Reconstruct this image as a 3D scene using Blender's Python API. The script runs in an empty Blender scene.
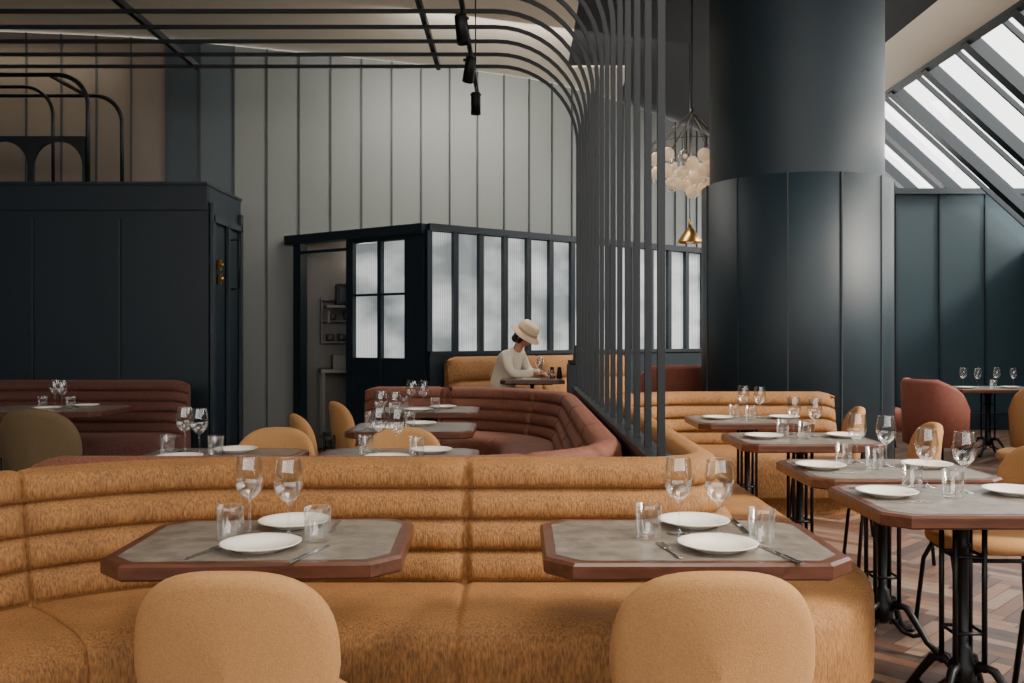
import bpy, math, random
from mathutils import Vector, Matrix
random.seed(4)
pi=math.pi
C=bpy.context.scene.collection

# ------------------------------------------------------------ materials
def lin(c):
    c=c/255.0
    return c/12.92 if c<=0.04045 else ((c+0.055)/1.055)**2.4
def rgb(r,g,b): return (lin(r),lin(g),lin(b),1)
def mat(name,col,rough=.6,metal=0,var=.0,vscale=20,bump=0,bscale=80,stretch=None,sheen=0,emit=None,estr=0,patch=0,grad=None):
    m=bpy.data.materials.new(name); m.use_nodes=True
    nt=m.node_tree; N=nt.nodes; L=nt.links
    b=N['Principled BSDF']
    b.inputs['Base Color'].default_value=col
    b.inputs['Roughness'].default_value=rough
    b.inputs['Metallic'].default_value=metal
    if sheen:
        b.inputs['Sheen Weight'].default_value=sheen
        b.inputs['Sheen Roughness'].default_value=.3
        b.inputs['Sheen Tint'].default_value=tuple(min(1,c*1.8+.05) for c in col[:3])+(1,)
    if emit:
        b.inputs['Emission Color'].default_value=emit
        b.inputs['Emission Strength'].default_value=estr
    if var or bump:
        tc=N.new('ShaderNodeTexCoord'); mp=N.new('ShaderNodeMapping')
        L.new(tc.outputs['Object'],mp.inputs['Vector'])
        if stretch: mp.inputs['Scale'].default_value=stretch
    if var:
        n=N.new('ShaderNodeTexNoise'); n.inputs['Scale'].default_value=vscale; n.inputs['Detail'].default_value=5
        L.new(mp.outputs['Vector'],n.inputs['Vector'])
        r=N.new('ShaderNodeValToRGB')
        r.color_ramp.elements[0].position=.33; r.color_ramp.elements[1].position=.67
        r.color_ramp.elements[0].color=tuple(c*(1-var) for c in col[:3])+(1,)
        r.color_ramp.elements[1].color=tuple(min(1,c*(1+var)) for c in col[:3])+(1,)
        L.new(n.outputs['Fac'],r.inputs['Fac'])
        out=r.outputs['Color']
        if patch:
            n3=N.new('ShaderNodeTexNoise'); n3.inputs['Scale'].default_value=8; n3.inputs['Detail'].default_value=4
            L.new(tc.outputs['Object'],n3.inputs['Vector'])
            r3=N.new('ShaderNodeValToRGB'); r3.color_ramp.elements[0].position=.35; r3.color_ramp.elements[1].position=.65
            r3.color_ramp.elements[0].color=(1-patch,)*3+(1,); r3.color_ramp.elements[1].color=(1,1,1,1)
            L.new(n3.outputs['Fac'],r3.inputs['Fac'])
            mx=N.new('ShaderNodeMixRGB'); mx.blend_type='MULTIPLY'; mx.inputs[0].default_value=1
            L.new(out,mx.inputs[1]); L.new(r3.outputs['Color'],mx.inputs[2]); out=mx.outputs[0]
        L.new(out,b.inputs['Base Color'])
    if bump:
        n2=N.new('ShaderNodeTexNoise'); n2.inputs['Scale'].default_value=bscale; n2.inputs['Detail'].default_value=3
        L.new(mp.outputs['Vector'],n2.inputs['Vector'])
        bp=N.new('ShaderNodeBump'); bp.inputs['Strength'].default_value=bump; bp.inputs['Distance'].default_value=.01
        L.new(n2.outputs['Fac'],bp.inputs['Height']); L.new(bp.outputs['Normal'],b.inputs['Normal'])
    return m

M={}
M['mustard']=mat('ochre_chenille',rgb(146,100,52),.74,var=.42,vscale=175,bump=.45,bscale=230,stretch=(1,1,.22),sheen=.28,patch=.18)
M['rust']=mat('rust_chenille',rgb(126,76,56),.74,var=.40,vscale=175,bump=.45,bscale=230,stretch=(1,1,.22),sheen=.28,patch=.18)
M['rustdk']=mat('brown_rust_velvet',rgb(92,54,43),.85,var=.3,vscale=170,bump=.3,stretch=(1,1,.2),sheen=.2,patch=.12)
M['chair']=mat('ochre_wool',rgb(170,124,76),.9,var=.09,vscale=160,bump=.25,bscale=300,sheen=.08)
M['chairdk']=mat('olive_wool',rgb(92,74,48),.9,var=.07,vscale=140,bump=.25,bscale=300)
M['terra']=mat('terracotta_velvet',rgb(116,60,44),.8,var=.1,vscale=30,sheen=.25)
M['black']=mat('black_iron',rgb(12,13,15),.45,.5)
M['screen']=mat('slate_metal_paint',rgb(13,20,25),.45,.1)
M['navy']=mat('navy_joinery_paint',rgb(16,30,39),.5,var=.06,vscale=3)
M['navy2']=mat('navy_column_paint',rgb(28,43,51),.55,var=.05,vscale=2)
M['teal']=mat('teal_panel_paint',rgb(30,52,60),.5,var=.06,vscale=2)
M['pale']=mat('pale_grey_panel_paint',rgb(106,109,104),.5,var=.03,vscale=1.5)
M['mid']=mat('half_shaded_panel',rgb(64,74,76),.5,var=.04,vscale=1.5)  # rear wall panel with the cabinet's lighter shade put into its colour
M['slate']=mat('slate_wall_and_shaded_panel',rgb(40,50,54),.5,var=.04,vscale=1.5)  # left wall colour; on the rear wall it stands for cabinet shade
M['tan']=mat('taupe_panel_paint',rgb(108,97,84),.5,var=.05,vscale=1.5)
M['batten']=mat('batten_paint',rgb(38,48,53),.5)
M['seam']=mat('seam_batten_paint',rgb(44,50,52),.5)
M['cream']=mat('cream_plaster',rgb(222,211,192),.8,bump=.05,bscale=30)
M['blackc']=mat('black_ceiling_paint',rgb(15,16,18),.85)
M['wood']=mat('walnut_edge',rgb(84,50,36),.3,var=.3,vscale=9,stretch=(1,6,6))
M['inlay']=mat('grey_stone_inlay',rgb(122,113,102),.34,var=.28,vscale=22,bump=.08,bscale=60,patch=.2)
M['china']=mat('ivory_china',rgb(240,232,218),.18)
M['steel']=mat('brushed_steel',rgb(190,190,188),.25,1)
M['ksteel']=mat('kitchen_dull_steel',rgb(96,92,86),.5,.6)
M['brass']=mat('aged_brass',rgb(178,136,76),.3,1)
M['wire']=mat('bronze_wire',rgb(96,84,70),.4,.7)
M['opal']=mat('opal_glass',rgb(230,212,188),.12,emit=rgb(255,216,168),estr=.3)
M['shirt']=mat('cream_linen_shirt',rgb(222,208,186),.9,var=.05,vscale=20)
M['hatm']=mat('sand_felt_hat',rgb(226,196,162),.9,var=.05,vscale=40)
M['hatband']=mat('hat_band',rgb(180,148,116),.8)
M['skin']=mat('skin',rgb(196,140,110),.5)
M['hair']=mat('dark_hair',rgb(28,22,20),.5,var=.2,vscale=60)
M['trouser']=mat('charcoal_trousers',rgb(46,46,50),.9)
M['eye']=mat('eye_white',rgb(235,232,228),.2)
M['lip']=mat('lips',rgb(160,86,78),.5)
M['ktile']=mat('kitchen_wall_tile',rgb(74,68,60),.4)
M['paper']=mat('paper',rgb(215,212,204),.8)

def glass_mat():
    m=bpy.data.materials.new('clear_glass'); m.use_nodes=True
    nt=m.node_tree; N=nt.nodes; L=nt.links
    for n in list(N): N.remove(n)
    o=N.new('ShaderNodeOutputMaterial'); t=N.new('ShaderNodeBsdfTransparent'); g=N.new('ShaderNodeBsdfGlossy')
    t.inputs['Color'].default_value=(.97,.975,.975,1); g.inputs['Roughness'].default_value=.02
    g.inputs['Color'].default_value=(1,1,1,1)
    lw=N.new('ShaderNodeLayerWeight'); lw.inputs['Blend'].default_value=.22
    mm=N.new('ShaderNodeMath'); mm.operation='MULTIPLY_ADD'; mm.inputs[1].default_value=.7; mm.inputs[2].default_value=.035
    mx=N.new('ShaderNodeMixShader')
    L.new(lw.outputs['Facing'],mm.inputs[0]); L.new(mm.outputs[0],mx.inputs[0])
    L.new(t.outputs[0],mx.inputs[1]); L.new(g.outputs[0],mx.inputs[2]); L.new(mx.outputs[0],o.inputs[0])
    return m
M['glass']=glass_mat()
def reeded():
    m=bpy.data.materials.new('reeded_emissive_glass'); m.use_nodes=True
    nt=m.node_tree; N=nt.nodes; L=nt.links; b=N['Principled BSDF']
    tc=N.new('ShaderNodeTexCoord'); w=N.new('ShaderNodeTexWave'); w.wave_type='BANDS'; w.bands_direction='X'
    w.inputs['Scale'].default_value=11; w.inputs['Distortion'].default_value=0
    L.new(tc.outputs['Object'],w.inputs['Vector'])
    n=N.new('ShaderNodeTexNoise'); n.inputs['Scale'].default_value=1.3; n.inputs['Detail'].default_value=3
    mp=N.new('ShaderNodeMapping'); mp.inputs['Scale'].default_value=(.9,.9,1.6)
    oi=N.new('ShaderNodeObjectInfo'); va=N.new('ShaderNodeVectorMath'); va.operation='ADD'
    L.new(tc.outputs['Object'],va.inputs[0]); L.new(oi.outputs['Location'],va.inputs[1]); L.new(va.outputs[0],mp.inputs[0]); L.new(mp.outputs[0],n.inputs['Vector'])
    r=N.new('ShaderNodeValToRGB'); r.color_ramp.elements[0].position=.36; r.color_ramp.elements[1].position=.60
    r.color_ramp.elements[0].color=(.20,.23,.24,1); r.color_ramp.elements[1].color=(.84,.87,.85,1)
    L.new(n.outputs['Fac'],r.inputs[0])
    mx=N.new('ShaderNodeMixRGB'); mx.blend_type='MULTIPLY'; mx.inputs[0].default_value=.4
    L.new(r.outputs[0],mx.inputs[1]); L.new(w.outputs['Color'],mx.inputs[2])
    L.new(mx.outputs[0],b.inputs['Emission Color']); b.inputs['Emission Strength'].default_value=.95  # backlight put into the panes as their own emission
    b.inputs['Base Color'].default_value=(.25,.28,.28,1); b.inputs['Roughness'].default_value=.25
    bp=N.new('ShaderNodeBump'); bp.inputs['Strength'].default_value=.6; L.new(w.outputs['Fac'],bp.inputs['Height']); L.new(bp.outputs[0],b.inputs['Normal'])
    return m
M['reed']=reeded()
def plankmat():
    m=bpy.data.materials.new('herringbone_oak'); m.use_nodes=True
    nt=m.node_tree; N=nt.nodes; L=nt.links; b=N['Principled BSDF']
    a=N.new('ShaderNodeAttribute'); a.attribute_name='Col'
    tc=N.new('ShaderNodeTexCoord'); n=N.new('ShaderNodeTexNoise'); n.inputs['Scale'].default_value=30; n.inputs['Detail'].default_value=6
    L.new(tc.outputs['Object'],n.inputs['Vector'])
    mx=N.new('ShaderNodeMixRGB'); mx.blend_type='MULTIPLY'; mx.inputs[0].default_value=.5
    L.new(a.outputs['Color'],mx.inputs[1]); L.new(n.outputs['Fac'],mx.inputs[2]); L.new(mx.outputs[0],b.inputs['Base Color'])
    b.inputs['Roughness'].default_value=.42
    return m
M['plank']=plankmat()

# ------------------------------------------------------------ mesh builder
class MB:
    def __init__(s): s.v=[];s.f=[];s.m=[];s.s=[];s.mats=[]
    def mi(s,k):
        if k not in s.mats: s.mats.append(k)
        return s.mats.index(k)
    def add(s,vs,fs,k,smooth=False,T=None):
        o=len(s.v)
        for p in vs:
            p=Vector(p)
            if T is not None: p=T@p
            s.v.append(p)
        i=s.mi(k)
        for f in fs: s.f.append([o+q for q in f]); s.m.append(i); s.s.append(smooth)
    def box(s,c,d,k,rz=0,T=None,ch=0):
        x,y,z=d[0]/2,d[1]/2,d[2]/2
        R=Matrix.Translation(Vector(c))@Matrix.Rotation(rz,4,'Z')
        if T is not None: R=T@R
        if ch<=0:
            vs=[(-x,-y,-z),(x,-y,-z),(x,y,-z),(-x,y,-z),(-x,-y,z),(x,-y,z),(x,y,z),(-x,y,z)]
            fs=[(3,2,1,0),(4,5,6,7),(0,1,5,4),(1,2,6,5),(2,3,7,6),(3,0,4,7)]
            s.add(vs,fs,k,False,R)
        else:
            s.prism([(-x,-y),(x,-y),(x,y),(-x,y)],-z,z,k,ch,R)
    def prism(s,poly,z0,z1,k,ch=0,T=None,smooth=False):
        n=len(poly)
        w=max(p[0] for p in poly)-min(p[0] for p in poly); h=max(p[1] for p in poly)-min(p[1] for p in poly)
        cx=(max(p[0] for p in poly)+min(p[0] for p in poly))/2; cy=(max(p[1] for p in poly)+min(p[1] for p in poly))/2
        def ins(q): return [(cx+(p[0]-cx)*(1-2*q/w),cy+(p[1]-cy)*(1-2*q/h)) for p in poly]
        rings=[(ins(ch),z0),(poly,z0+ch),(poly,z1-ch),(ins(ch),z1)] if ch>0 else [(poly,z0),(poly,z1)]
        vs=[];fs=[]
        for r,z in rings: vs+=[(p[0],p[1],z) for p in r]
        for a in range(len(rings)-1):
            for i in range(n):
                j=(i+1)%n; fs.append((a*n+i,a*n+j,(a+1)*n+j,(a+1)*n+i))
        fs.append(tuple(reversed(range(n)))); fs.append(tuple((len(rings)-1)*n+i for i in range(n)))
        s.add(vs,fs,k,smooth,T)
    def lathe(s,prof,k,c=(0,0,0),seg=28,T=None,smooth=True,a0=0,a1=2*pi):
        full=abs(a1-a0-2*pi)<1e-6; cols=seg if full else seg+1
        vs=[];fs=[]
        for r,z in prof:
            for i in range(cols):
                a=a0+(a1-a0)*i/seg; vs.append((c[0]+r*math.cos(a),c[1]+r*math.sin(a),c[2]+z))
        for q in range(len(prof)-1):
            for i in range(seg):
                j=(i+1)%cols if full else i+1
                fs.append((q*cols+i,q*cols+j,(q+1)*cols+j,(q+1)*cols+i))
        s.add(vs,fs,k,smooth,T)
    def tube(s,pts,r,k,seg=8,T=None,square=False,closed=False):
        pts=[Vector(p) for p in pts]; n=len(pts)
        rr=r if isinstance(r,(list,tuple)) else [r]*n
        if square: seg=4
        vs=[];fs=[];up=None
        for i,p in enumerate(pts):
            if closed: t=pts[(i+1)%n]-pts[i-1]
            else: t=pts[min(i+1,n-1)]-pts[max(i-1,0)]
            t.normalize()
            if up is None:
                up=Vector((0,0,1)) if abs(t.z)<.9 else Vector((1,0,0))
                up=(up-t*up.dot(t)).normalized()
            else:
                up=(up-t*up.dot(t))
                if up.length<1e-4: up=Vector((0,1,0))-t*t.y
                up.normalize()
            b=t.cross(up)
            for j in range(seg):
                a=2*pi*j/seg+(pi/4 if square else 0)
                q=rr[i]*(1.414 if square else 1)
                vs.append(p+up*math.cos(a)*q+b*math.sin(a)*q)
        for i in range(n if closed else n-1):
            i2=(i+1)%n
            for j in range(seg):
                j2=(j+1)%seg; fs.append((i*seg+j,i*seg+j2,i2*seg+j2,i2*seg+j))
        if not closed:
            fs.append(tuple(reversed(range(seg)))); fs.append(tuple((n-1)*seg+j for j in range(seg)))
        s.add(vs,fs,k,not square,T)
    def sphere(s,c,r,k,seg=16,T=None):
        if not isinstance(r,(list,tuple)): r=(r,r,r)
        vs=[];fs=[];R=seg//2
        for i in range(R+1):
            ph=pi*i/R
            for j in range(seg):
                a=2*pi*j/seg; vs.append((c[0]+r[0]*math.sin(ph)*math.cos(a),c[1]+r[1]*math.sin(ph)*math.sin(a),c[2]-r[2]*math.cos(ph)))
        for i in range(R):
            for j in range(seg):
                j2=(j+1)%seg; fs.append((i*seg+j,i*seg+j2,(i+1)*seg+j2,(i+1)*seg+j))
        s.add(vs,fs,k,True,T)
    def mesh(s,name):
        me=bpy.data.meshes.new(name); me.from_pydata([tuple(v) for v in s.v],[],s.f)
        for k in s.mats: me.materials.append(M[k])
        for p,i,sm in zip(me.polygons,s.m,s.s): p.material_index=i; p.use_smooth=sm
        me.update(); return me
    def obj(s,name,loc=(0,0,0),rz=0,parent=None):
        return place(s.mesh(name),name,loc,rz,parent)
def place(me,name,loc=(0,0,0),rz=0,parent=None):
    o=bpy.data.objects.new(name,me); C.objects.link(o); o.location=loc; o.rotation_euler=(0,0,rz)
    if parent: o.parent=parent
    return o
def empty(name,loc=(0,0,0),rz=0):
    o=bpy.data.objects.new(name,None); C.objects.link(o); o.location=loc; o.rotation_euler=(0,0,rz); return o

# ------------------------------------------------------------ shell
W,Lp=.075,.45
vs=[];fs=[];cols=[]
pal=[(96,66,50),(118,88,68),(84,64,54),(134,106,86),(104,72,54),(74,56,48),(122,100,86)]
R45=Matrix.Rotation(pi/4,2)
def inside(x,y): return -6.4<x<7.1 and -4<y<17
for i in range(-240,240):
    for j in range(-45,45):
        ox=i*W+j*Lp; oy=i*W-j*Lp
        for (a,b,c,d) in ((0,0,Lp,W),(0,W,W,W+Lp)):
            q=[(ox+a,oy+b),(ox+c,oy+b),(ox+c,oy+d),(ox+a,oy+d)]
            g=.0015
            cx=(q[0][0]+q[2][0])/2; cy=(q[0][1]+q[2][1])/2
            pc=R45@Vector((cx,cy)); pc=(pc.x+1,pc.y+6)
            if not inside(*pc): continue
            o=len(vs)
            qq=[(ox+a+g,oy+b+g),(ox+c-g,oy+b+g),(ox+c-g,oy+d-g),(ox+a+g,oy+d-g)]
            for p in qq:
                r=R45@Vector(p); vs.append((r.x+1,r.y+6,0))
            fs.append((o,o+1,o+2,o+3)); k=random.choice(pal); s_=random.uniform(.8,1.15)
            cols.append(tuple(min(1,lin(t)*s_*1.3) for t in k)+(1,))
me=bpy.data.meshes.new('floor'); me.from_pydata(vs,[],fs)
ca=me.color_attributes.new('Col','FLOAT_COLOR','CORNER')
for p in me.polygons:
    for li in p.loop_indices: ca.data[li].color=cols[p.index]
me.materials.append(M['plank']); floor=place(me,'floor')
b=MB(); b.box((.3,6.5,-.06),(14,21.6,.1),'black'); b.obj('floor_slab')

P=[(-6.6,9.9),(-5.3,10.05),(-4.1,10.25),(-2.7,10.7),(-1.1,11.25),(.1,11.8),(.85,12.4),(1.8,13.4),(3.0,14.9),(4.2,16.6)]
def catmull(P,n=24):
    out=[]
    for i in range(len(P)-1):
        p0=Vector(P[max(i-1,0)]);p1=Vector(P[i]);p2=Vector(P[i+1]);p3=Vector(P[min(i+2,len(P)-1)])
        for k in range(n):
            t=k/n
            out.append(.5*((2*p1)+(-p0+p2)*t+(2*p0-5*p1+4*p2-p3)*t*t+(-p0+3*p1-3*p2+p3)*t**3))
    out.append(Vector(P[-1])); return out
wp=catmull(P)
def resample(pts,pitch):
    out=[pts[0].copy()];acc=0
    for i in range(1,len(pts)):
        a=pts[i-1];bb=pts[i];d=(bb-a).length
        while acc+d>=pitch:
            t=(pitch-acc)/d; a=a+(bb-a)*t; out.append(a.copy()); d=(bb-a).length; acc=0
        acc+=d
    return out
sp=resample(wp,.37)
HW=4.7
b=MB()
for i in range(len(sp)-1):
    a,c=sp[i],sp[i+1]
    xm=(a.x+c.x)/2
    k='tan' if xm<-4.2 else ('slate' if xm<-3.75 else ('mid' if xm<-3.3 else 'pale'))  # slate and mid panels carry the cabinet's shade in their colour
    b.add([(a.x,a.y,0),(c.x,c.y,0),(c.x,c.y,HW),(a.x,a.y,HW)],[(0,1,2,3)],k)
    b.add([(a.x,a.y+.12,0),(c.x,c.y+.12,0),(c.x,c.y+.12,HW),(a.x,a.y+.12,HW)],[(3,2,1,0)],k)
    t=(c-a).normalized(); ang=math.atan2(t.y,t.x)
    b.box((a.x+t.y*.009,a.y-t.x*.009,HW/2),(.016,.02,HW),'seam',ang)
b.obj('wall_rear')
b=MB(); b.box((-6.6,3,2.35),(.1,13.9,4.7),'slate'); 
for i in range(12): b.box((-6.54,-3.5+i*1.15,2.35),(.02,.03,4.7),'batten')
b.obj('wall_left')
b=MB(); b.box((7.3,6.2,1.24),(.12,20.4,2.48),'teal'); b.obj('wall_right')
b=MB()
b.box((.3,-4.05,.85),(14,.12,1.7),'navy'); b.box((.3,-4.05,4.45),(14,.12,.5),'navy')
for i in range(9): b.box((-6.4+i*1.7,-4.05,2.95),(.12,.12,2.6),'navy')
b.obj('window_front_wall')
b=MB(); b.box((-3,3.6,4.78),(7.2,15.6,.1),'cream'); b.obj('ceiling')
b=MB(); b.box((-2.6,13.7,4.78),(8,4.6,.1),'cream'); b.obj('ceiling_rear')
b=MB(); b.box((2.44,6.5,4.8),(3.67,21,.1),'blackc'); b.obj('ceiling_dark')
b=MB(); b.add([(4.27,-4,4.75),(4.93,-4,4.58),(4.93,20,4.58),(4.27,20,4.75),(4.27,-4,4.95),(4.93,-4,4.95),(4.93,20,4.95),(4.27,20,4.95)],
 [(0,1,2,3),(7,6,5,4),(0,4,5,1),(1,5,6,2),(2,6,7,3),(3,7,4,0)],'cream'); b.obj('trim_skylight_beam')
b=MB()
x0,z0,x1,z1=4.95,4.6,7.24,2.52
dx,dz=x1-x0,z1-z0; Ls=math.hypot(dx,dz); ang=math.atan2(-dz,dx)
y=-4.05
while y<20:
    T=Matrix.Translation(((x0+x1)/2,y,(z0+z1)/2))@Matrix.Rotation(ang,4,'Y')
    b.box((0,0,0),(Ls,.14,.15),'navy',T=T)
    b.box((0,.32,0),(Ls,.03,.06),'navy',T=T)
    y+=1.0
for t in (.0,1.0):
    T=Matrix.Translation((x0+dx*t,8,z0+dz*t))@Matrix.Rotation(ang,4,'Y'); b.box((0,0,0),(.1,24,.12),'navy',T=T)
T=Matrix.Translation(((x0+x1)/2,8,(z0+z1)/2+.06))@Matrix.Rotation(ang,4,'Y')
b.add([(-Ls/2,-12,0),(Ls/2,-12,0),(Ls/2,12,0),(-Ls/2,12,0)],[(0,1,2,3)],'glass',T=T)
b.obj('window_skylight')
b=MB(); b.box((5.48,12.93,1.7),(3.46,.26,3.4),'teal')
for x in (3.85,4.6,5.35,5.97,6.62): b.box((x,12.79,1.75),(.03,.03,3.3),'navy')
b.box((5.48,12.77,.12),(3.46,.08,.24),'navy'); b.box((5.48,12.77,3.38),(3.46,.1,.08),'navy')
b.obj('wall_partition_right')

# ------------------------------------------------------------ kitchen enclosure
A=Vector((-2.68,10.62));Cc=Vector((-.98,9.45));D=Vector((2.42,12.05))
def wallbox(b,p,q,t0,t1,z0,z1,th,k,off=0):
    d=q-p; n=Vector((d.y,-d.x)).normalized(); m=p+d*((t0+t1)/2)+n*off
    b.box((m.x,m.y,(z0+z1)/2),(d.length*(t1-t0),th,z1-z0),k,math.atan2(d.y,d.x))
HK=2.5
b=MB()
wallbox(b,A,Cc,-.03,1.0,HK-.1,HK,.14,'navy',.01)
wallbox(b,A,Cc,.03,.09,0,HK-.1,.1,'navy')
wallbox(b,A,Cc,.45,.50,0,HK-.1,.1,'navy')
wallbox(b,A,Cc,.68,.705,0,HK-.1,.1,'navy')
wallbox(b,A,Cc,.87,1.0,0,HK-.1,.1,'navy')
wallbox(b,A,Cc,.50,.88,0,1.08,.08,'navy')
wallbox(b,A,Cc,.50,.88,HK-.15,HK-.1,.08,'navy')
wallbox(b,A,Cc,.50,.88,1.76,1.785,.05,'navy',.02)
wallbox(b,A,Cc,.09,.45,2.28,2.31,.05,'navy',.02)
b.obj('kitchen_entry_frame')
for i,(t0,t1) in enumerate(((.50,.68),(.705,.87))):
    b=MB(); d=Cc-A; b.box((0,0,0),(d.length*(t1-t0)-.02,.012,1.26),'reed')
    m=A+d*((t0+t1)/2); b.obj('window_%d'%(i+1),(m.x,m.y,1.715),math.atan2(d.y,d.x))
b=MB()
n=13
wallbox(b,Cc,D,0,1,HK-.07,HK,.14,'navy'); wallbox(b,Cc,D,0,1,.15,1.12,.12,'navy'); wallbox(b,Cc,D,0,1,1.12,1.16,.16,'navy')
for i in range(n+1): wallbox(b,Cc,D,i/n-.006,i/n+.008,1.16,HK-.07,.12,'navy')
b.obj('kitchen_window_frame')
d=D-Cc
for i in range(n):
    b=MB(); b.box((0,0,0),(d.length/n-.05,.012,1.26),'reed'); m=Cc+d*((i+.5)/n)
    b.obj('window_%d'%(i+3),(m.x,m.y,1.79),math.atan2(d.y,d.x))
b=MB(); b.box((-1.75,10.97,1.24),(1.75,.04,2.48),'ktile',.31); b.obj('wall_kitchen')
b=MB(); b.box((0,0,.92),(.8,.42,.04),'ksteel'); b.box((0,.02,.15),(.76,.38,.03),'ksteel')
for x in (-.37,.37):
    for y in (-.18,.18): b.box((x,y,.46),(.03,.03,.92),'ksteel')
b.box((-.1,.05,1.02),(.3,.22,.16),'ksteel'); b.box((.2,.05,.98),(.14,.14,.08),'black')
b.obj('steel_prep_bench',(-1.95,10.58,0),.31)
b=MB()
for z in (-.2,.05,.3): b.box((-.3,-.04,z),(.52,.16,.015),'ksteel')
for x in (-.55,-.05): b.box((x,-.02,.05),(.015,.12,.55),'ksteel')
for q,z in ((-.45,-.15),(-.32,-.15),(-.2,-.15),(-.42,.1),(-.25,.1)): b.lathe([(0,0),(.04,0),(.045,.09),(0,.09)],'ksteel',c=(q,-.04,z-.04),seg=12)
b.obj('kitchen_wall_rack',(-1.84,10.86,1.45),.31)
b=MB(); b.box((0,0,0),(.36,.22,.24),'black',ch=.01); b.box((-.04,-.115,0),(.22,.01,.16),'navy'); b.box((.13,-.116,.03),(.05,.01,.12),'ksteel'); b.box((0,0,-.14),(.6,.28,.03),'ksteel');
for x in (-.25,.25): b.box((x,.12,-.22),(.03,.04,.2),'ksteel')
b.obj('microwave_on_shelf',(-1.95,10.42,1.80),.31)
b=MB(); b.prism([(A.x,A.y),(Cc.x,Cc.y),(.72,10.75),(.6,12.0),(-1.1,11.2)],HK-.02,HK,'navy'); b.obj('kitchen_roof_panel')

b=MB(); b.prism([(-.95,8.5),(3.3,8.5),(3.3,12.4),(2.5,12.0),(-.95,9.45)],0,.15,'wood'); b.obj('floor_platform')

# ------------------------------------------------------------ left joinery block
b=MB()
ZC=2.76
b.box((-4.73,9.1,ZC/2),(3.5,1.0,ZC),'navy')
b.box((-4.73,8.59,ZC-.12),(3.5,.05,.24),'navy'); b.box((-4.73,9.08,ZC+.01),(3.52,1.08,.03),'navy')
for x in (-6.1,-5.5,-4.65,-3.82): b.box((x,8.585,1.22),(.02,.02,2.44),'batten')
b.box((-4.73,8.57,.06),(3.5,.04,.12),'black')
b.box((-2.955,8.66,1.3),(.03,.06,2.6),'batten'); b.box((-2.955,9.1,2.45),(.03,.9,.06),'batten'); b.box((-2.955,9.12,1.25),(.03,.05,2.4),'batten'); b.box((-2.955,9.53,1.3),(.03,.06,2.6),'batten')
b.obj('navy_service_cabinet')
b=MB(); b.tube([(0,0,.0),(.09,0,0),(.09,0,-.5),(0,0,-.5)],.012,'black'); b.obj('door_handle_black',(-2.965,9.2,2.3))
for z in (2.02,1.88):
    b=MB(); b.box((.01,0,0),(.02,.06,.1),'brass'); b.sphere((.03,0,0),.02,'brass'); b.obj('brass_switch_plate',(-2.965,8.86,z))
b=MB()
def archpts(xl,xr,zb,zt,y,r=None,n=10):
    r=r or (xr-xl)/2
    p=[(xl,y,zb)]
    for i in range(n+1):
        a=pi-pi/2*i/n; p.append((xl+r+r*math.cos(a),y,zt-r+r*math.sin(a)))
    for i in range(n+1):
        a=pi/2-pi/2*i/n; p.append((xr-r+r*math.cos(a),y,zt-r+r*math.sin(a)))
    p.append((xr,y,zb)); return p
ZB=ZC+.025
for y in (8.75,9.5):
    b.tube(archpts(-6.4,-4.2,ZB,3.86,y,.30),.022,'screen')
b.tube(archpts(-6.4,-4.72,ZB,3.84,9.1,.30),.018,'screen')
def spandrel(b,y,x0_,x1_,zb,zt,n,th=.03):
    w=(x1_-x0_)/n
    for k in range(n):
        xl=x0_+k*w+.03; xr=x0_+(k+1)*w-.03; r_=(xr-xl)/2; cxx=(xl+xr)/2; N_=16
        low=[]
        for i in range(N_+1):
            a=pi-pi*i/N_; low.append((cxx+r_*math.cos(a),zt-.05-r_+r_*math.sin(a)))
        pts=[(x0_+k*w,zb)]+[(xl,zb)]+low+[(xr,zb),(x0_+(k+1)*w,zb)]
        m=len(pts); vs=[];fs=[]
        for yy in (y-th/2,y+th/2):
            for (x,z) in pts: vs.append((x,yy,z))
            for (x,z) in pts: vs.append((min(max(x,x0_+k*w),x0_+(k+1)*w),yy,zt))
        for i in range(m-1):
            fs.append((i,i+1,m+i+1,m+i)); fs.append((2*m+i+1,2*m+i,3*m+i,3*m+i+1)); fs.append((i+1,i,2*m+i,2*m+i+1)); fs.append((m+i,m+i+1,3*m+i+1,3*m+i))
        b.add(vs,fs,'screen')
spandrel(b,8.75,-6.35,-4.22,ZB,3.26,4)
for x in (-4.58,-5.9): b.tube([(x,8.75,3.86),(x,9.5,3.86)],.02,'screen')
b.obj('metal_arch_rack')

# ------------------------------------------------------------ screen / pergola ribs
SX=.52; ZT=3.75
b=MB()
r=.72; N=15
for i in range(N):
    y=8.12-i*.343
    pts=[(SX,y,.84)]
    for k in range(13):
        a=pi/2*k/12; pts.append((SX-r+r*math.cos(a),y,ZT-r+r*math.sin(a)))
    pts.append((-6.45,y,ZT))
    b.tube(pts,.0135,'screen',square=True)
b.box((SX,5.73,.845),(.10,4.95,.03),'screen')
for x in (-2.97,-.75): b.box((x,5.7,ZT+.045),(.04,5.2,.05),'screen')
b.obj('arched_rib_screen')
b=MB(); b.box((SX,5.75,.415),(.07,4.95,.83),'navy'); b.obj('nib_wall_screen')  # low nib wall that carries the rib screen
b=MB(); b.box((0,0,0),(.035,3.6,.035),'black'); 
for yy in (-1.5,1.5): b.tube([(0,yy,.0),(0,yy,1.05)],.006,'black')
b.obj('ceiling_track_rail',(-.41,6.8,3.66))
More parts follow.
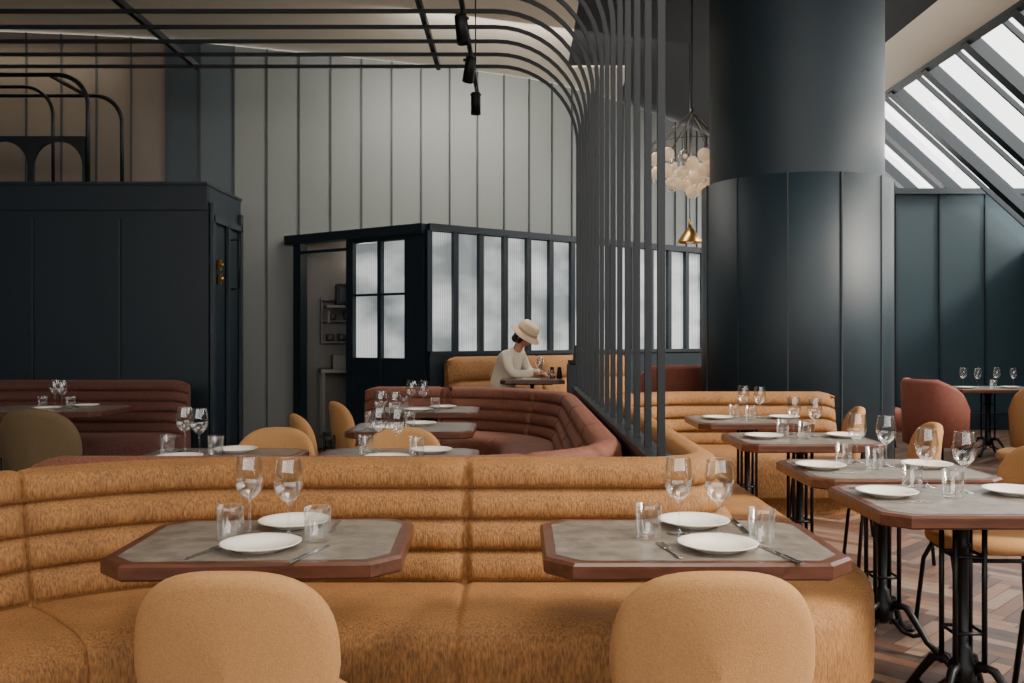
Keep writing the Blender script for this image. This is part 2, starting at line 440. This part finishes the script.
for i,(y,tl) in enumerate(((8.35,0),(7.3,.15),(6.35,-.1))):
    b=MB(); b.tube([(0,0,0),(0,0,-.1)],.008,'black')
    T=Matrix.Translation((0,0,-.17))@Matrix.Rotation(tl,4,'Y')
    b.lathe([(0,.1),(.042,.1),(.045,.09),(.045,-.1),(.038,-.1),(.036,-.06),(0,-.06)],'black',T=T,seg=20)
    b.box((0,.0,-.09),(.1,.02,.02),'black')
    b.obj('track_spotlight',(-.41,y,3.645))

# ------------------------------------------------------------ column
b=MB()
cx,cy=2.55,8.35
b.lathe([(.0,0),(.85,0),(.85,2.69),(.78,2.70)],'navy2',seg=64)
b.lathe([(.775,2.70),(.775,4.78)],'navy2',seg=64)
b.lathe([(.87,0),(.87,.1),(.85,.11)],'navy',seg=64)
for i in range(12):
    a=2*pi*i/12+.16
    b.box((.852*math.cos(a),.852*math.sin(a),1.345),(.012,.012,2.69),'batten',a)
b.obj('clad_column',(cx,cy,0))

# ------------------------------------------------------------ banquettes
def arc(c,r,a0,a1,n=14): return [(c[0]+r*math.cos(math.radians(a0+(a1-a0)*i/n)),c[1]+r*math.sin(math.radians(a0+(a1-a0)*i/n))) for i in range(n+1)]
def dense(pts,step=.12):
    o=[Vector(pts[0])]
    for p in pts[1:]:
        p=Vector(p);q=o[-1].copy();L=(p-q).length
        if L<1e-4: continue
        n=max(1,int(round(L/step)))
        for i in range(1,n+1): o.append(q+(p-q)*i/n)
    return o
def profile(p,ztop=.87,nch=4,ex=0):
    pr=[(-.09,0),(-.09,.2),(-.085,ztop-.08)]
    bul=.036*(1-.95*p)
    pr+=[(-.08,ztop-.035),(-.062,ztop-.01),(-.03,ztop+.004-.008*p),(-.005,ztop-.004-.008*p)]
    hz=(ztop-.46)/nch
    for c in range(nch):
        zt=ztop-.0-hz*c; zb=zt-hz
        K=8
        for k in range(0 if c else 1,K+1):
            t=k/K; z=zt-(zt-zb)*t
            base=.0+.10*(ztop-z)/(ztop-.46)
            bb=bul*math.sqrt(max(0,1-(2*t-1)**2))
            pr.append((base+bb-.004*p,z))
    dz=-.014*p
    pr+=[(.115,.462+dz),(.16,.472+dz),(.30,.476+dz),(.44+ex,.470+dz),(.495+ex,.456+dz),(.528+ex,.43),(.54+ex-.01*p,.39),(.542+ex-.012*p,.30),(.54+ex-.012*p,.14),(.53+ex,.12),(.47+ex,.11),(.47+ex,0)]
    return pr
def banquette(name,path,k,seams=(),ztop=.87,nch=4,ex=0):
    pts=dense(path)
    S=[0]
    for i in range(1,len(pts)): S.append(S[-1]+(pts[i]-pts[i-1]).length)
    tot=S[-1]
    ss=sorted(set([round(s,4) for s in S]+[round(q+e,4) for q in list(seams) for e in (-.03,-.012,-.004,.004,.012,.03) if 0<q+e<tot]+[.008,.02,.05,tot-.008,tot-.02,tot-.05]))
    def at(s):
        s=max(0,min(tot,s))
        for i in range(1,len(S)):
            if s<=S[i]+1e-9:
                t=(s-S[i-1])/(S[i]-S[i-1]); return pts[i-1].lerp(pts[i],t)
        return pts[-1]
    rows=[]
    for s in ss:
        c=at(s); t=(at(s+.03)-at(s-.03)).normalized(); n=Vector((t.y,-t.x))
        dd=min([abs(s-q) for q in seams]+[9]); p=1 if dd<.005 else (.5 if dd<.013 else 0)
        de=min(s,tot-s); e=0
        if de<.06: e=math.sqrt(max(0,1-(de/.06)))
        pr=profile(max(p,e*.6),ztop,nch,ex)
        row=[]
        for d,z in pr:
            dd2=d-(.03*e if d>.0 else -.02*e); zz=z-(.03*e if z>.2 else 0)
            row.append((c.x+n.x*dd2,c.y+n.y*dd2,zz))
        rows.append(row)
    b=MB(); m=len(rows[0]); vs=[q for r_ in rows for q in r_]; fs=[]
    for i in range(len(rows)-1):
        for j in range(m-1): fs.append((i*m+j,(i+1)*m+j,(i+1)*m+j+1,i*m+j+1))
    b.add(vs,fs,k,True)
    b.add(rows[0],[tuple(range(m))],k); b.add(rows[-1],[tuple(reversed(range(m)))],k)
    return b.obj(name)
XR=.71
path1=[(-1.9,.9),(-1.9,2.2)]+arc((-.9,2.2),1.0,180,90,20)+[(XR-.26,3.2)]+arc((XR-.26,3.46),.26,-90,0,10)+[(XR,6.5)]+arc((XR+.65,6.5),.65,180,90,12)+[(2.5,7.15)]
def plen(path,upto):
    s=0
    for i in range(1,upto+1): s+=(Vector(path[i])-Vector(path[i-1])).length
    return s
s0=plen(path1,22)
banquette('mustard_banquette',path1,'mustard',seams=[.6,1.3+.78,s0+.71,s0+2.9,s0+4.1,s0+5.3],ex=.05)
path2=[(-1.42,8.25),(-.62,8.25)]+arc((-.72,7.15),1.1,90,0,18)+[(.38,4.14)]+arc((-.32,4.14),.7,0,-90,12)+[(-1.85,3.44)]
banquette('rust_banquette',path2,'rust',seams=[.7,1.9,2.6,3.8,5.0,6.4,7.4],ztop=.85,nch=4)
banquette('brown_banquette',[(-6.3,8.05),(-2.97,8.05)],'rustdk',seams=[1.0,2.2],ztop=.92,nch=5)
def bench_pl():
    d=(D-Cc).normalized(); n=Vector((d.y,-d.x))
    p=Cc+n*.22+d*.12; q=Cc+n*.22+d*2.7
    ob=banquette('ochre_window_bench',[(p.x,p.y),(q.x,q.y)],'mustard',seams=[1.2],ztop=.95,nch=2)
    ob.location.z=.15
bench_pl()

# ------------------------------------------------------------ table, settings
def octo(w,d,c): x,y=w/2,d/2; return [(-x+c,-y),(x-c,-y),(x,-y+c),(x,y-c),(x-c,y),(-x+c,y),(-x,y-c),(-x,-y+c)]
def table_mesh(w,d,nm):
    b=MB(); c=.07
    b.prism(octo(w,d,c),.706,.749,'wood',.007)
    b.prism(octo(w-.066,d-.066,c-.012),.7485,.7500,'inlay')
    b.box((0,0,.70),(w*.6,.05,.016),'black'); b.box((0,0,.70),(.05,d*.6,.016),'black')
    b.lathe([(0,.69),(.05,.69),(.05,.675),(.022,.66),(.02,.6),(.028,.59),(.02,.58),(.018,.25),(.03,.24),(.032,.2),(.045,.18),(.045,.12),(.02,.1),(0,.1)],'black',seg=16)
    F=.85
    for k in range(4):
        a=pi/2*k+pi/4
        ca,sa=math.cos(a),math.sin(a)
        b.tube([(ca*.07,sa*.07,.69),(ca*.07,sa*.07,.17)],.0095,'black')
        pr=[(.03,.15),(.07,.19),(.12,.18),(.17,.12),(.215,.06),(.26,.03),(.31,.022),(.345,.016)]
        b.tube([(ca*q*F,sa*q*F,z) for q,z in pr],[.015,.016,.016,.014,.013,.014,.016,.014],'black')
        b.tube([(ca*q*F,sa*q*F,z) for q,z in ((.05,.12),(.1,.08),(.15,.07),(.19,.085))],.009,'black')
        b.lathe([(0,.02),(.02,.02),(.022,0),(0,0)],'black',c=(ca*.335*F,sa*.335*F,0),seg=12)
        b.tube([(ca*.07,sa*.07,.56),(-sa*.07,ca*.07,.56)],.006,'black'); b.tube([(ca*.07,sa*.07,.3),(-sa*.07,ca*.07,.3)],.006,'black')
    return b.mesh(nm)
TMF=table_mesh(.75,.55,'table_mesh_front');TMG=table_mesh(.775,.55,'table_mesh_front_b');TM=table_mesh(.76,.62,'table_mesh'); TMW=table_mesh(1.05,.70,'table_mesh_wide')
b=MB()
b.lathe([(0,.003),(.012,.004),(.033,.002),(.035,0),(0,0)][::-1],'glass',seg=24)
b.lathe([(.034,.0015),(.02,.004),(.006,.008),(.0036,.02),(.0034,.085),(.006,.094),(.02,.103),(.034,.120),(.0405,.143),(.041,.160),(.037,.19),(.0325,.215)],'glass',seg=28)
b.lathe([(.0315,.215),(.036,.19),(.040,.160),(.0395,.143),(.033,.121),(.019,.105),(0,.098)],'glass',seg=28)
b.lathe([(.0325,.215),(.032,.216),(.0315,.215)],'glass',seg=28)
WG=b.mesh('wine_glass_mesh')
b=MB()
b.lathe([(0,0),(.031,0),(.033,.003),(.037,.092),(.0365,.093),(.0355,.092),(.032,.012),(0,.010)],'glass',seg=28)
TG=b.mesh('tumbler_mesh')
b=MB()
b.lathe([(0,0),(.06,0),(.063,.003),(.088,.012),(.103,.018),(.104,.02),(.102,.0205),(.088,.015),(.07,.009),(.066,.006),(0,.005)],'china',seg=40)
PL=b.mesh('plate_mesh')
b=MB()
b.box((0,-.04,.003),(.009,.11,.003),'steel',ch=.001); b.box((0,.025,.003),(.02,.03,.003),'steel',ch=.001)
for x in (-.008,-.0027,.0027,.008): b.box((x,.06,.003),(.0028,.045,.002),'steel')
FK=b.mesh('fork_mesh')
b=MB(); b.box((0,-.05,.003),(.012,.09,.005),'steel',ch=.001); b.prism([(-.007,0),(.006,0),(.009,.06),(.004,.1),(-.006,.11)],.001,.003,'steel')
KN=b.mesh('knife_mesh')
def table(x,y,me=None,rz=0): place(me or TM,'dining_table',(x,y,0),rz)
def put(me,nm,x,y,z=.7502,rz=0): return place(me,nm,(x,y,z),rz)
def settings2(x,y,dx=0,dy=0):
    x+=dx;y+=dy
    put(WG,'wine_glass',x-.10,y+.20);put(WG,'wine_glass',x,y+.115);put(TG,'water_tumbler',x-.145,y+.10);put(TG,'water_tumbler',x+.10,y+.05)
    put(PL,'dinner_plate',x-.02,y-.08);put(PL,'dinner_plate',x+.15,y+.19);put(FK,'fork',x-.165,y-.09,rz=-.2);put(KN,'knife',x+.12,y-.09,rz=-.2)
table(-.683,2.47,TMF,math.radians(2.5)); 
put(WG,'wine_glass',-.765,2.545);put(WG,'wine_glass',-.640,2.49);put(TG,'water_tumbler',-.79,2.455);put(TG,'water_tumbler',-.548,2.435)
put(PL,'dinner_plate',-.675,2.345);put(PL,'dinner_plate',-.660,2.635);put(FK,'fork',-.80,2.32,rz=-.3);put(KN,'knife',-.535,2.28,rz=-.3);put(FK,'fork',-.54,2.60,rz=pi)
table(.447,2.47,TMG)
put(WG,'wine_glass',.445,2.525);put(WG,'wine_glass',.55,2.485);put(TG,'water_tumbler',.355,2.48);put(TG,'water_tumbler',.65,2.42)
put(PL,'dinner_plate',.515,2.345);put(PL,'dinner_plate',.51,2.64);put(FK,'fork',.385,2.33,rz=.15);put(KN,'knife',.66,2.27,rz=.25);put(KN,'knife',.64,2.62,rz=pi)
for (x,y,dx,dy) in ((-1.42,4.20,-.10,-.05),(-.58,4.20,.0,-.07),(-.66,5.58,-.12,-.1),(-.70,6.95,-.05,-.1)):
    table(x,y); settings2(x,y,dx,dy)
table(-3.66,7.02,TMW); settings2(-3.62,7.02,.0,-.02)
for (x,y,dx,dy) in ((1.52,3.09,-.04,.05),(1.53,3.80,-.06,0),(1.54,4.95,0,0),(1.54,6.10,0,0)):
    table(x,y); 
    c=(x+dx,y+dy)
    put(WG,'wine_glass',c[0]+.02,c[1]+.18);put(WG,'wine_glass',c[0]+.10,c[1]+.06);put(TG,'water_tumbler',c[0]-.06,c[1]+.12);put(TG,'water_tumbler',c[0]+.015,c[1]-.03)
    put(PL,'dinner_plate',c[0]-.20,c[1]+.0);put(PL,'dinner_plate',c[0]+.26,c[1]+.03);put(FK,'fork',c[0]-.2,c[1]+.14,rz=pi/2);put(KN,'knife',c[0]-.2,c[1]-.14,rz=pi/2)
table(5.2,10.0,TMW)
for x,y in ((4.95,10.05),(5.07,9.97),(5.35,10.1),(5.5,10.03)): put(WG,'wine_glass',x,y)
put(PL,'dinner_plate',4.85,9.8);put(PL,'dinner_plate',5.35,9.85);put(TG,'water_tumbler',5.15,9.8)

# ------------------------------------------------------------ chairs
def sgnp(v,e): return math.copysign(abs(v)**e,v)
def chair_mesh(fab,nm):
    b=MB()
    a_,b_=.214,.215; zc=.62; e=2/2.7; seg=48
    rings=[(0,-.032),(.5,-.032),(.86,-.030),(.95,-.024),(.99,-.012),(1.0,0),(.99,.012),(.95,.024),(.86,.030),(.5,.026),(0,.024)]
    vs=[];fs=[]
    for sc,yo in rings:
        for j in range(seg):
            t=2*pi*j/seg; x=a_*sc*sgnp(math.cos(t),e); z=b_*sc*sgnp(math.sin(t),e)
            if z<0: x*=(1+.12*z/b_)
            vs.append((x,-.21+yo+1.3*x*x-.12*z,zc+z))
    for i in range(len(rings)-1):
        for j in range(seg):
            j2=(j+1)%seg; fs.append((i*seg+j,(i+1)*seg+j,(i+1)*seg+j2,i*seg+j2))
    b.add(vs,fs,fab,True)
    vs=[];fs=[]
    rs=[(0,.478),(.6,.476),(.88,.47),(.97,.455),(1,.435),(.98,.415),(.92,.405),(0,.405)]
    for sc,z in rs:
        for j in range(seg):
            t=2*pi*j/seg; vs.append((.225*sc*sgnp(math.cos(t),.8),.015+.22*sc*sgnp(math.sin(t),.8),z))
    for i in range(len(rs)-1):
        for j in range(seg):
            j2=(j+1)%seg; fs.append((i*seg+j,(i+1)*seg+j,(i+1)*seg+j2,i*seg+j2))
    b.add(vs,fs,fab,True)
    for sx in (-1,1):
        b.tube([(sx*.15,.15,.41),(sx*.19,.19,.30),(sx*.215,.215,0)],.0105,'black')
        b.tube([(sx*.13,-.27,.60),(sx*.14,-.265,.45),(sx*.16,-.24,.38),(sx*.19,-.26,.2),(sx*.205,-.28,0)],.0105,'black')
        b.tube([(sx*.17,.17,.375),(sx*.165,-.235,.375)],.009,'black')
    b.tube([(-.17,.16,.375),(.17,.16,.375)],.009,'black'); b.tube([(-.165,-.2,.385),(.165,-.2,.385)],.009,'black')
    return b.mesh(nm)
CH=chair_mesh('chair','dining_chair_mesh'); CHD=chair_mesh('chairdk','dining_chair_dark_mesh')
def chair(x,y,deg=0,dark=False): return place(CHD if dark else CH,'dining_chair',(x,y,0),math.radians(deg))
chair(-.588,2.03); chair(.40,2.03)
c_=chair(-2.60,5.1,-8,True); c_.scale=(1.12,1.12,1.1)
chair(-1.27,4.48,178); chair(-.60,4.48,182)
chair(-1.17,5.62,-66); chair(-1.16,6.72,-62)
chair(2.04,3.1,95);chair(2.02,3.9,88); chair(2.06,5.0,80); chair(2.08,6.15,78)
chair(3.75,6.6,60); 
def tub(fab,nm):
    b=MB(); n=20
    rows=[]
    for i in range(n+1):
        a=math.radians(-200+220*i/n); ca,sa=math.cos(a),math.sin(a)
        e=min(i,n-i)/n; h=.62+.26*min(1,e*4)**.5
        rows.append([(.30*ca,.30*sa,.2),(.34*ca,.34*sa,.22),(.36*ca,.36*sa,h-.04),(.33*ca,.33*sa,h),(.29*ca,.29*sa,h),(.27*ca,.27*sa,h-.04),(.27*ca,.27*sa,.3)])
    m=7; vs=[p for r_ in rows for p in r_]; fs=[]
    for i in range(n):
        for j in range(m-1): fs.append((i*m+j,(i+1)*m+j,(i+1)*m+j+1,i*m+j+1))
    fs.append(tuple(range(m))); fs.append(tuple(n*m+j for j in reversed(range(m))))
    b.add(vs,fs,fab,True)
    b.lathe([(0,.46),(.22,.46),(.265,.44),(.275,.4),(.27,.2),(0,.2)],fab,seg=28)
    for k in range(4):
        a=pi/4+pi/2*k; b.tube([(.2*math.cos(a),.2*math.sin(a),.2),(.25*math.cos(a),.25*math.sin(a),0)],[.018,.011],'black')
    return b.mesh(nm)
TB=tub('terra','tub_chair_mesh')
place(TB,'tub_armchair',(4.32,9.3,0),math.radians(-80)); place(TB,'tub_armchair',(4.35,10.9,0),math.radians(-110))
TB2=tub('chair','tub_chair_ochre_mesh'); place(TB2,'tub_armchair',(5.25,9.0,0),.3)
place(TB,'tub_armchair',(1.55,9.2,.15),.2)

# ------------------------------------------------------------ pendants
b=MB(); b.tube([(0,0,4.75),(0,0,3.56)],.006,'black'); b.lathe([(0,.03),(.02,.03),(.02,-.03),(0,-.03)],'wire',c=(0,0,3.56),seg=16)
b.lathe([(0,4.745),(.06,4.745),(.06,4.72),(0,4.72)],'black',seg=16)
for ringi,(R_,nn,zz) in enumerate(((.38,13,3.06),(.26,9,3.0),(.13,5,2.94),(.35,11,2.92),(.20,8,2.84),(.0,1,2.78))):
    for i in range(nn):
        a=2*pi*(i+.5*ringi)/max(nn,1); x,y=R_*math.cos(a),R_*math.sin(a); z=zz+random.uniform(-.03,.03)
        if (i+ringi)%3==0: b.sphere((x,y,z),.066,'glass',14); b.sphere((x,y,z),.025,'opal',8)
        else: b.sphere((x,y,z),.066,'opal',14)
        if ringi in (0,3,5): b.tube([(.012*math.cos(a),.012*math.sin(a),3.54),(x*1.14,y*1.14,3.22),(x,y,z+.06)],.0034,'wire',seg=5)
b.tube([(.43*math.cos(2*pi*i/24),.43*math.sin(2*pi*i/24),3.22) for i in range(24)],.0035,'wire',closed=True,seg=5)
b.obj('bubble_glass_chandelier',(1.72,9.0,0))
b=MB(); b.tube([(0,0,4.75),(0,0,2.7)],.005,'black'); b.lathe([(.02,.14),(.04,.13),(.15,-.03),(.15,-.04),(.14,-.035),(.03,.11)],'brass',c=(0,0,2.46),seg=28); b.lathe([(0,.24),(.012,.24),(.025,.13),(0,.13)],'brass',c=(0,0,2.46),seg=16); b.sphere((0,0,2.47),.06,'opal',16)
b.obj('cone_pendant_lamp',(2.0,10.6,0))

# ------------------------------------------------------------ window table + seated person
b=MB(); b.prism(octo(.62,.5,.05),.71,.75,'wood',.006); b.lathe([(0,.71),(.02,.71),(.02,.03),(.17,.015),(.18,0),(0,0)],'black',seg=20)
b.box((0,0,.70),(.4,.05,.015),'black'); b.obj('cafe_table',(.12,8.80,.15))
for x,y in ((.32,8.94),(.39,8.88)): 
    b=MB(); b.lathe([(0,0),(.026,0),(.03,.01),(.026,.06),(.02,.09),(.022,.11),(0,.115)],'black',seg=16); b.obj('pepper_mill',(x,y,.9005))
put(WG,'wine_glass',.19,8.66,.9005);put(TG,'water_tumbler',.29,8.66,.9005)
b=MB(); b.box((0,0,.002),(.2,.14,.004),'paper'); b.box((.0,.0,.006),(.19,.13,.004),'paper'); b.obj('notebook',(.08,8.80,.9005),.5)
b=MB(); b.box((0,0,.45),(.2,.26,.9),'navy',ch=.01); b.box((0,0,.92),(.18,.24,.03),'black'); b.box((-.03,0,1.0),(.02,.2,.16),'black'); b.box((.03,0,1.02),(.02,.18,.2),'black'); b.obj('menu_stand',(.56,8.75,.15))

def skin(name,verts,edges,rad,m,parent,sub=2,root=0):
    me=bpy.data.meshes.new(name); me.from_pydata([tuple(v) for v in verts],edges,[]); me.materials.append(M[m])
    o=bpy.data.objects.new(name,me); C.objects.link(o); o.parent=parent
    md=o.modifiers.new('Skin','SKIN'); md.use_smooth_shade=True
    for i,r_ in enumerate(rad):
        r_=r_ if isinstance(r_,tuple) else (r_,r_)
        me.skin_vertices[0].data[i].radius=r_
        me.skin_vertices[0].data[i].use_root=(i==root)
    s=o.modifiers.new('Sub','SUBSURF'); s.levels=sub; s.render_levels=sub
    return o
per=empty('seated_person',(-.19,9.08,.165),math.radians(-28))
V=[(0,0,.58),(.02,0,.68),(.065,0,.81),(.12,0,.92),(.155,0,.985),(.185,0,1.025),
   (.14,.15,.965),(.19,.19,.83),(.24,.185,.78),(.35,.13,.785),(.41,.10,.79),
   (.14,-.15,.965),(.19,-.19,.83),(.24,-.185,.78),(.35,-.11,.785),(.41,-.07,.79)]
E=[(0,1),(1,2),(2,3),(3,4),(4,5),(3,6),(6,7),(7,8),(8,9),(9,10),(3,11),(11,12),(12,13),(13,14),(14,15)]
R_=[(.12,.155),(.115,.145),(.115,.15),(.115,.155),(.07,.08),(.05,.05),.062,.052,.048,.042,.036,.062,.052,.048,.042,.036]
skin('shirt_torso_arms',V,E,R_,'shirt',per)
V=[(0,0,.57),(.04,.09,.57),(.24,.12,.56),(.43,.13,.54),(.44,.13,.35),(.42,.13,.10),(.46,.135,.035),(.57,.14,.02),
   (.04,-.09,.57),(.24,-.12,.56),(.43,-.13,.54),(.44,-.13,.35),(.42,-.13,.10),(.46,-.135,.035),(.57,-.14,.02)]
E=[(0,1),(1,2),(2,3),(3,4),(4,5),(5,6),(6,7),(0,8),(8,9),(9,10),(10,11),(11,12),(12,13),(13,14)]
R_=[.09,.08,.075,.065,.058,.042,.04,.028,.08,.075,.065,.058,.042,.04,.028]
skin('trousers_legs',V,E,R_,'trouser',per)
skin('neck',[(.17,0,.99),(.205,0,1.055),(.235,0,1.10)],[(0,1),(1,2)],[.055,.05,.048],'skin',per)
for sy,hx,hy in ((1,.42,.095),(-1,.42,-.065)):
    Vh=[(hx-.02,hy,.79),(hx+.03,hy-sy*.005,.785),(hx+.07,hy-sy*.01,.78)];Eh=[(0,1),(1,2)];Rh=[(.026,.02),(.034,.016),(.036,.014)]
    skin('palm_%s'%('l' if sy>0 else 'r'),Vh,Eh,Rh,'skin',per)
    for k,(off,ln) in enumerate(((-.027,.062),(-.009,.072),(.009,.068),(.026,.052))):
        y0=hy-sy*.01+off
        skin('finger_%d_%s'%(k+1,'l' if sy>0 else 'r'),[(hx+.06,y0,.782),(hx+.07+ln*.45,y0,.786),(hx+.07+ln*.8,y0,.772),(hx+.07+ln,y0,.761)],[(0,1),(1,2),(2,3)],[.0095,.009,.008,.007],'skin',per,1)
    skin('thumb_%s'%('l' if sy>0 else 'r'),[(hx+.015,hy-sy*.02,.78),(hx+.04,hy-sy*.05,.775),(hx+.07,hy-sy*.06,.768)],[(0,1),(1,2)],[.013,.011,.009],'skin',per,1)
T=Matrix.Translation((.265,0,1.155))@Matrix.Rotation(math.radians(38),4,'Y')
b=MB()
seg,Rr=32,24; vs=[];fs=[]
for i in range(Rr+1):
    ph=pi*i/Rr
    for j in range(seg):
        a=2*pi*j/seg
        x=math.sin(ph)*math.cos(a);y=math.sin(ph)*math.sin(a);z=-math.cos(ph)
        X=.092*x;Y=.075*y;Z=.115*z
        if z<0: Y*=1-.28*(-z)**1.5; X*=1-.10*(-z)
        if x>0:
            X+=.022*math.exp(-((Y/.012)**2))*math.exp(-(((Z+.018)/.02)**2))
            X+=.008*math.exp(-((Y/.009)**2))*math.exp(-(((Z-.005)/.03)**2))
            X-=.010*math.exp(-(((abs(Y)-.03)/.014)**2))*math.exp(-(((Z-.008)/.012)**2))
            X+=.006*math.exp(-((Y/.022)**2))*math.exp(-(((Z+.052)/.01)**2))
            X+=.010*math.exp(-((Y/.02)**2))*math.exp(-(((Z+.092)/.014)**2))
        vs.append((X,Y,Z))
for i in range(Rr):
    for j in range(seg):
        j2=(j+1)%seg; fs.append((i*seg+j,i*seg+j2,(i+1)*seg+j2,(i+1)*seg+j))
b.add(vs,fs,'skin',True,T)
for sy in (-1,1):
    b.sphere((.078,sy*.03,.006),(.010,.013,.008),'eye',12,T); b.sphere((.086,sy*.03,.004),(.004,.005,.005),'hair',8,T)
    b.sphere((-.005,sy*.076,-.01),(.018,.008,.03),'skin',12,T)
    b.box((.088,sy*.03,.028),(.008,.03,.005),'hair',T=T)
b.sphere((.087,0,-.052),(.006,.022,.006),'lip',12,T)
b.obj('head',parent=per)
b=MB(); b.sphere((-.022,0,.012),(.093,.086,.112),'hair',24,T); b.sphere((-.06,0,-.075),(.045,.055,.045),'hair',16,T)
for sy in (-1,1): b.sphere((.016,sy*.072,-.015),(.028,.014,.065),'hair',12,T)
b.obj('hair',parent=per)
b=MB(); b.lathe([(.165,.015),(.162,.020),(.135,.040),(.112,.052),(.108,.06),(.104,.10),(.094,.135),(.08,.150),(.045,.152),(0,.148)],'hatm',seg=36,T=T)
b.lathe([(.163,.012),(.133,.034),(.108,.046),(.10,.06),(0,.11)],'hatm',seg=36,T=T)
b.lathe([(.1125,.053),(.1115,.078),(.108,.079)],'hatband',seg=36,T=T)
b.obj('bucket_hat',parent=per)
b=MB(); b.tube([(.49,-.06,.765),(.46,-.05,.88)],.004,'black'); b.obj('pen',parent=per)

# ------------------------------------------------------------ light
w=bpy.data.worlds.new('overcast'); bpy.context.scene.world=w; w.use_nodes=True
bg=w.node_tree.nodes['Background']; bg.inputs[0].default_value=(1,.98,.95,1); bg.inputs[1].default_value=5.2
def area(name,loc,rot,sx,sy,e,col=(1,1,1)):
    l=bpy.data.lights.new(name,'AREA'); l.shape='RECTANGLE'; l.size=sx; l.size_y=sy; l.energy=e; l.color=col
    o=bpy.data.objects.new(name,l); C.objects.link(o); o.location=loc; o.rotation_euler=[math.radians(q) for q in rot]; return o
area('overhead_fill_front',(.6,1.6,4.6),(0,0,0),2.2,2,110,(1,.92,.82))  # added overhead fill for the front tables, no fitting modelled
area('overhead_fill_right',(2.2,4.2,4.6),(0,0,0),2,3,40,(1,.94,.86))  # added overhead fill for the right-hand row, no fitting modelled
area('rear_wall_fill',(.3,9.7,4.62),(32,0,20),3.0,.25,150,(1,.96,.9))  # added light that brightens the upper rear wall into a gradient
area('wall_washer_left',(-5.3,9.6,4.5),(15,0,0),1.5,.2,6,(1,.85,.68))
area('beam_fill',(3.9,9.5,3.2),(0,135,0),.3,8,60,(1,.93,.84))  # added light to lift the cream beam, no fitting modelled
l=bpy.data.lights.new('kitchen_lamp','POINT'); l.energy=9; l.color=(1,.88,.72); l.shadow_soft_size=.15; o=bpy.data.objects.new('kitchen_lamp',l); C.objects.link(o); o.location=(-1.75,10.25,2.3)
s=bpy.data.lights.new('sun','SUN'); s.energy=9; s.angle=.25; s.color=(1,.90,.78); o=bpy.data.objects.new('sun',s); C.objects.link(o); o.rotation_euler=(math.radians(15),math.radians(52),0)

# ------------------------------------------------------------ camera
cd=bpy.data.cameras.new('camera'); co=bpy.data.objects.new('camera',cd); C.objects.link(co)
co.location=(0,0,1.3); co.rotation_euler=(pi/2,0,0)
cd.sensor_width=36; cd.lens=900/1024*36; cd.shift_x=-8/1024; cd.shift_y=-3.5/1024
cd.clip_start=.05
bpy.context.scene.camera=co
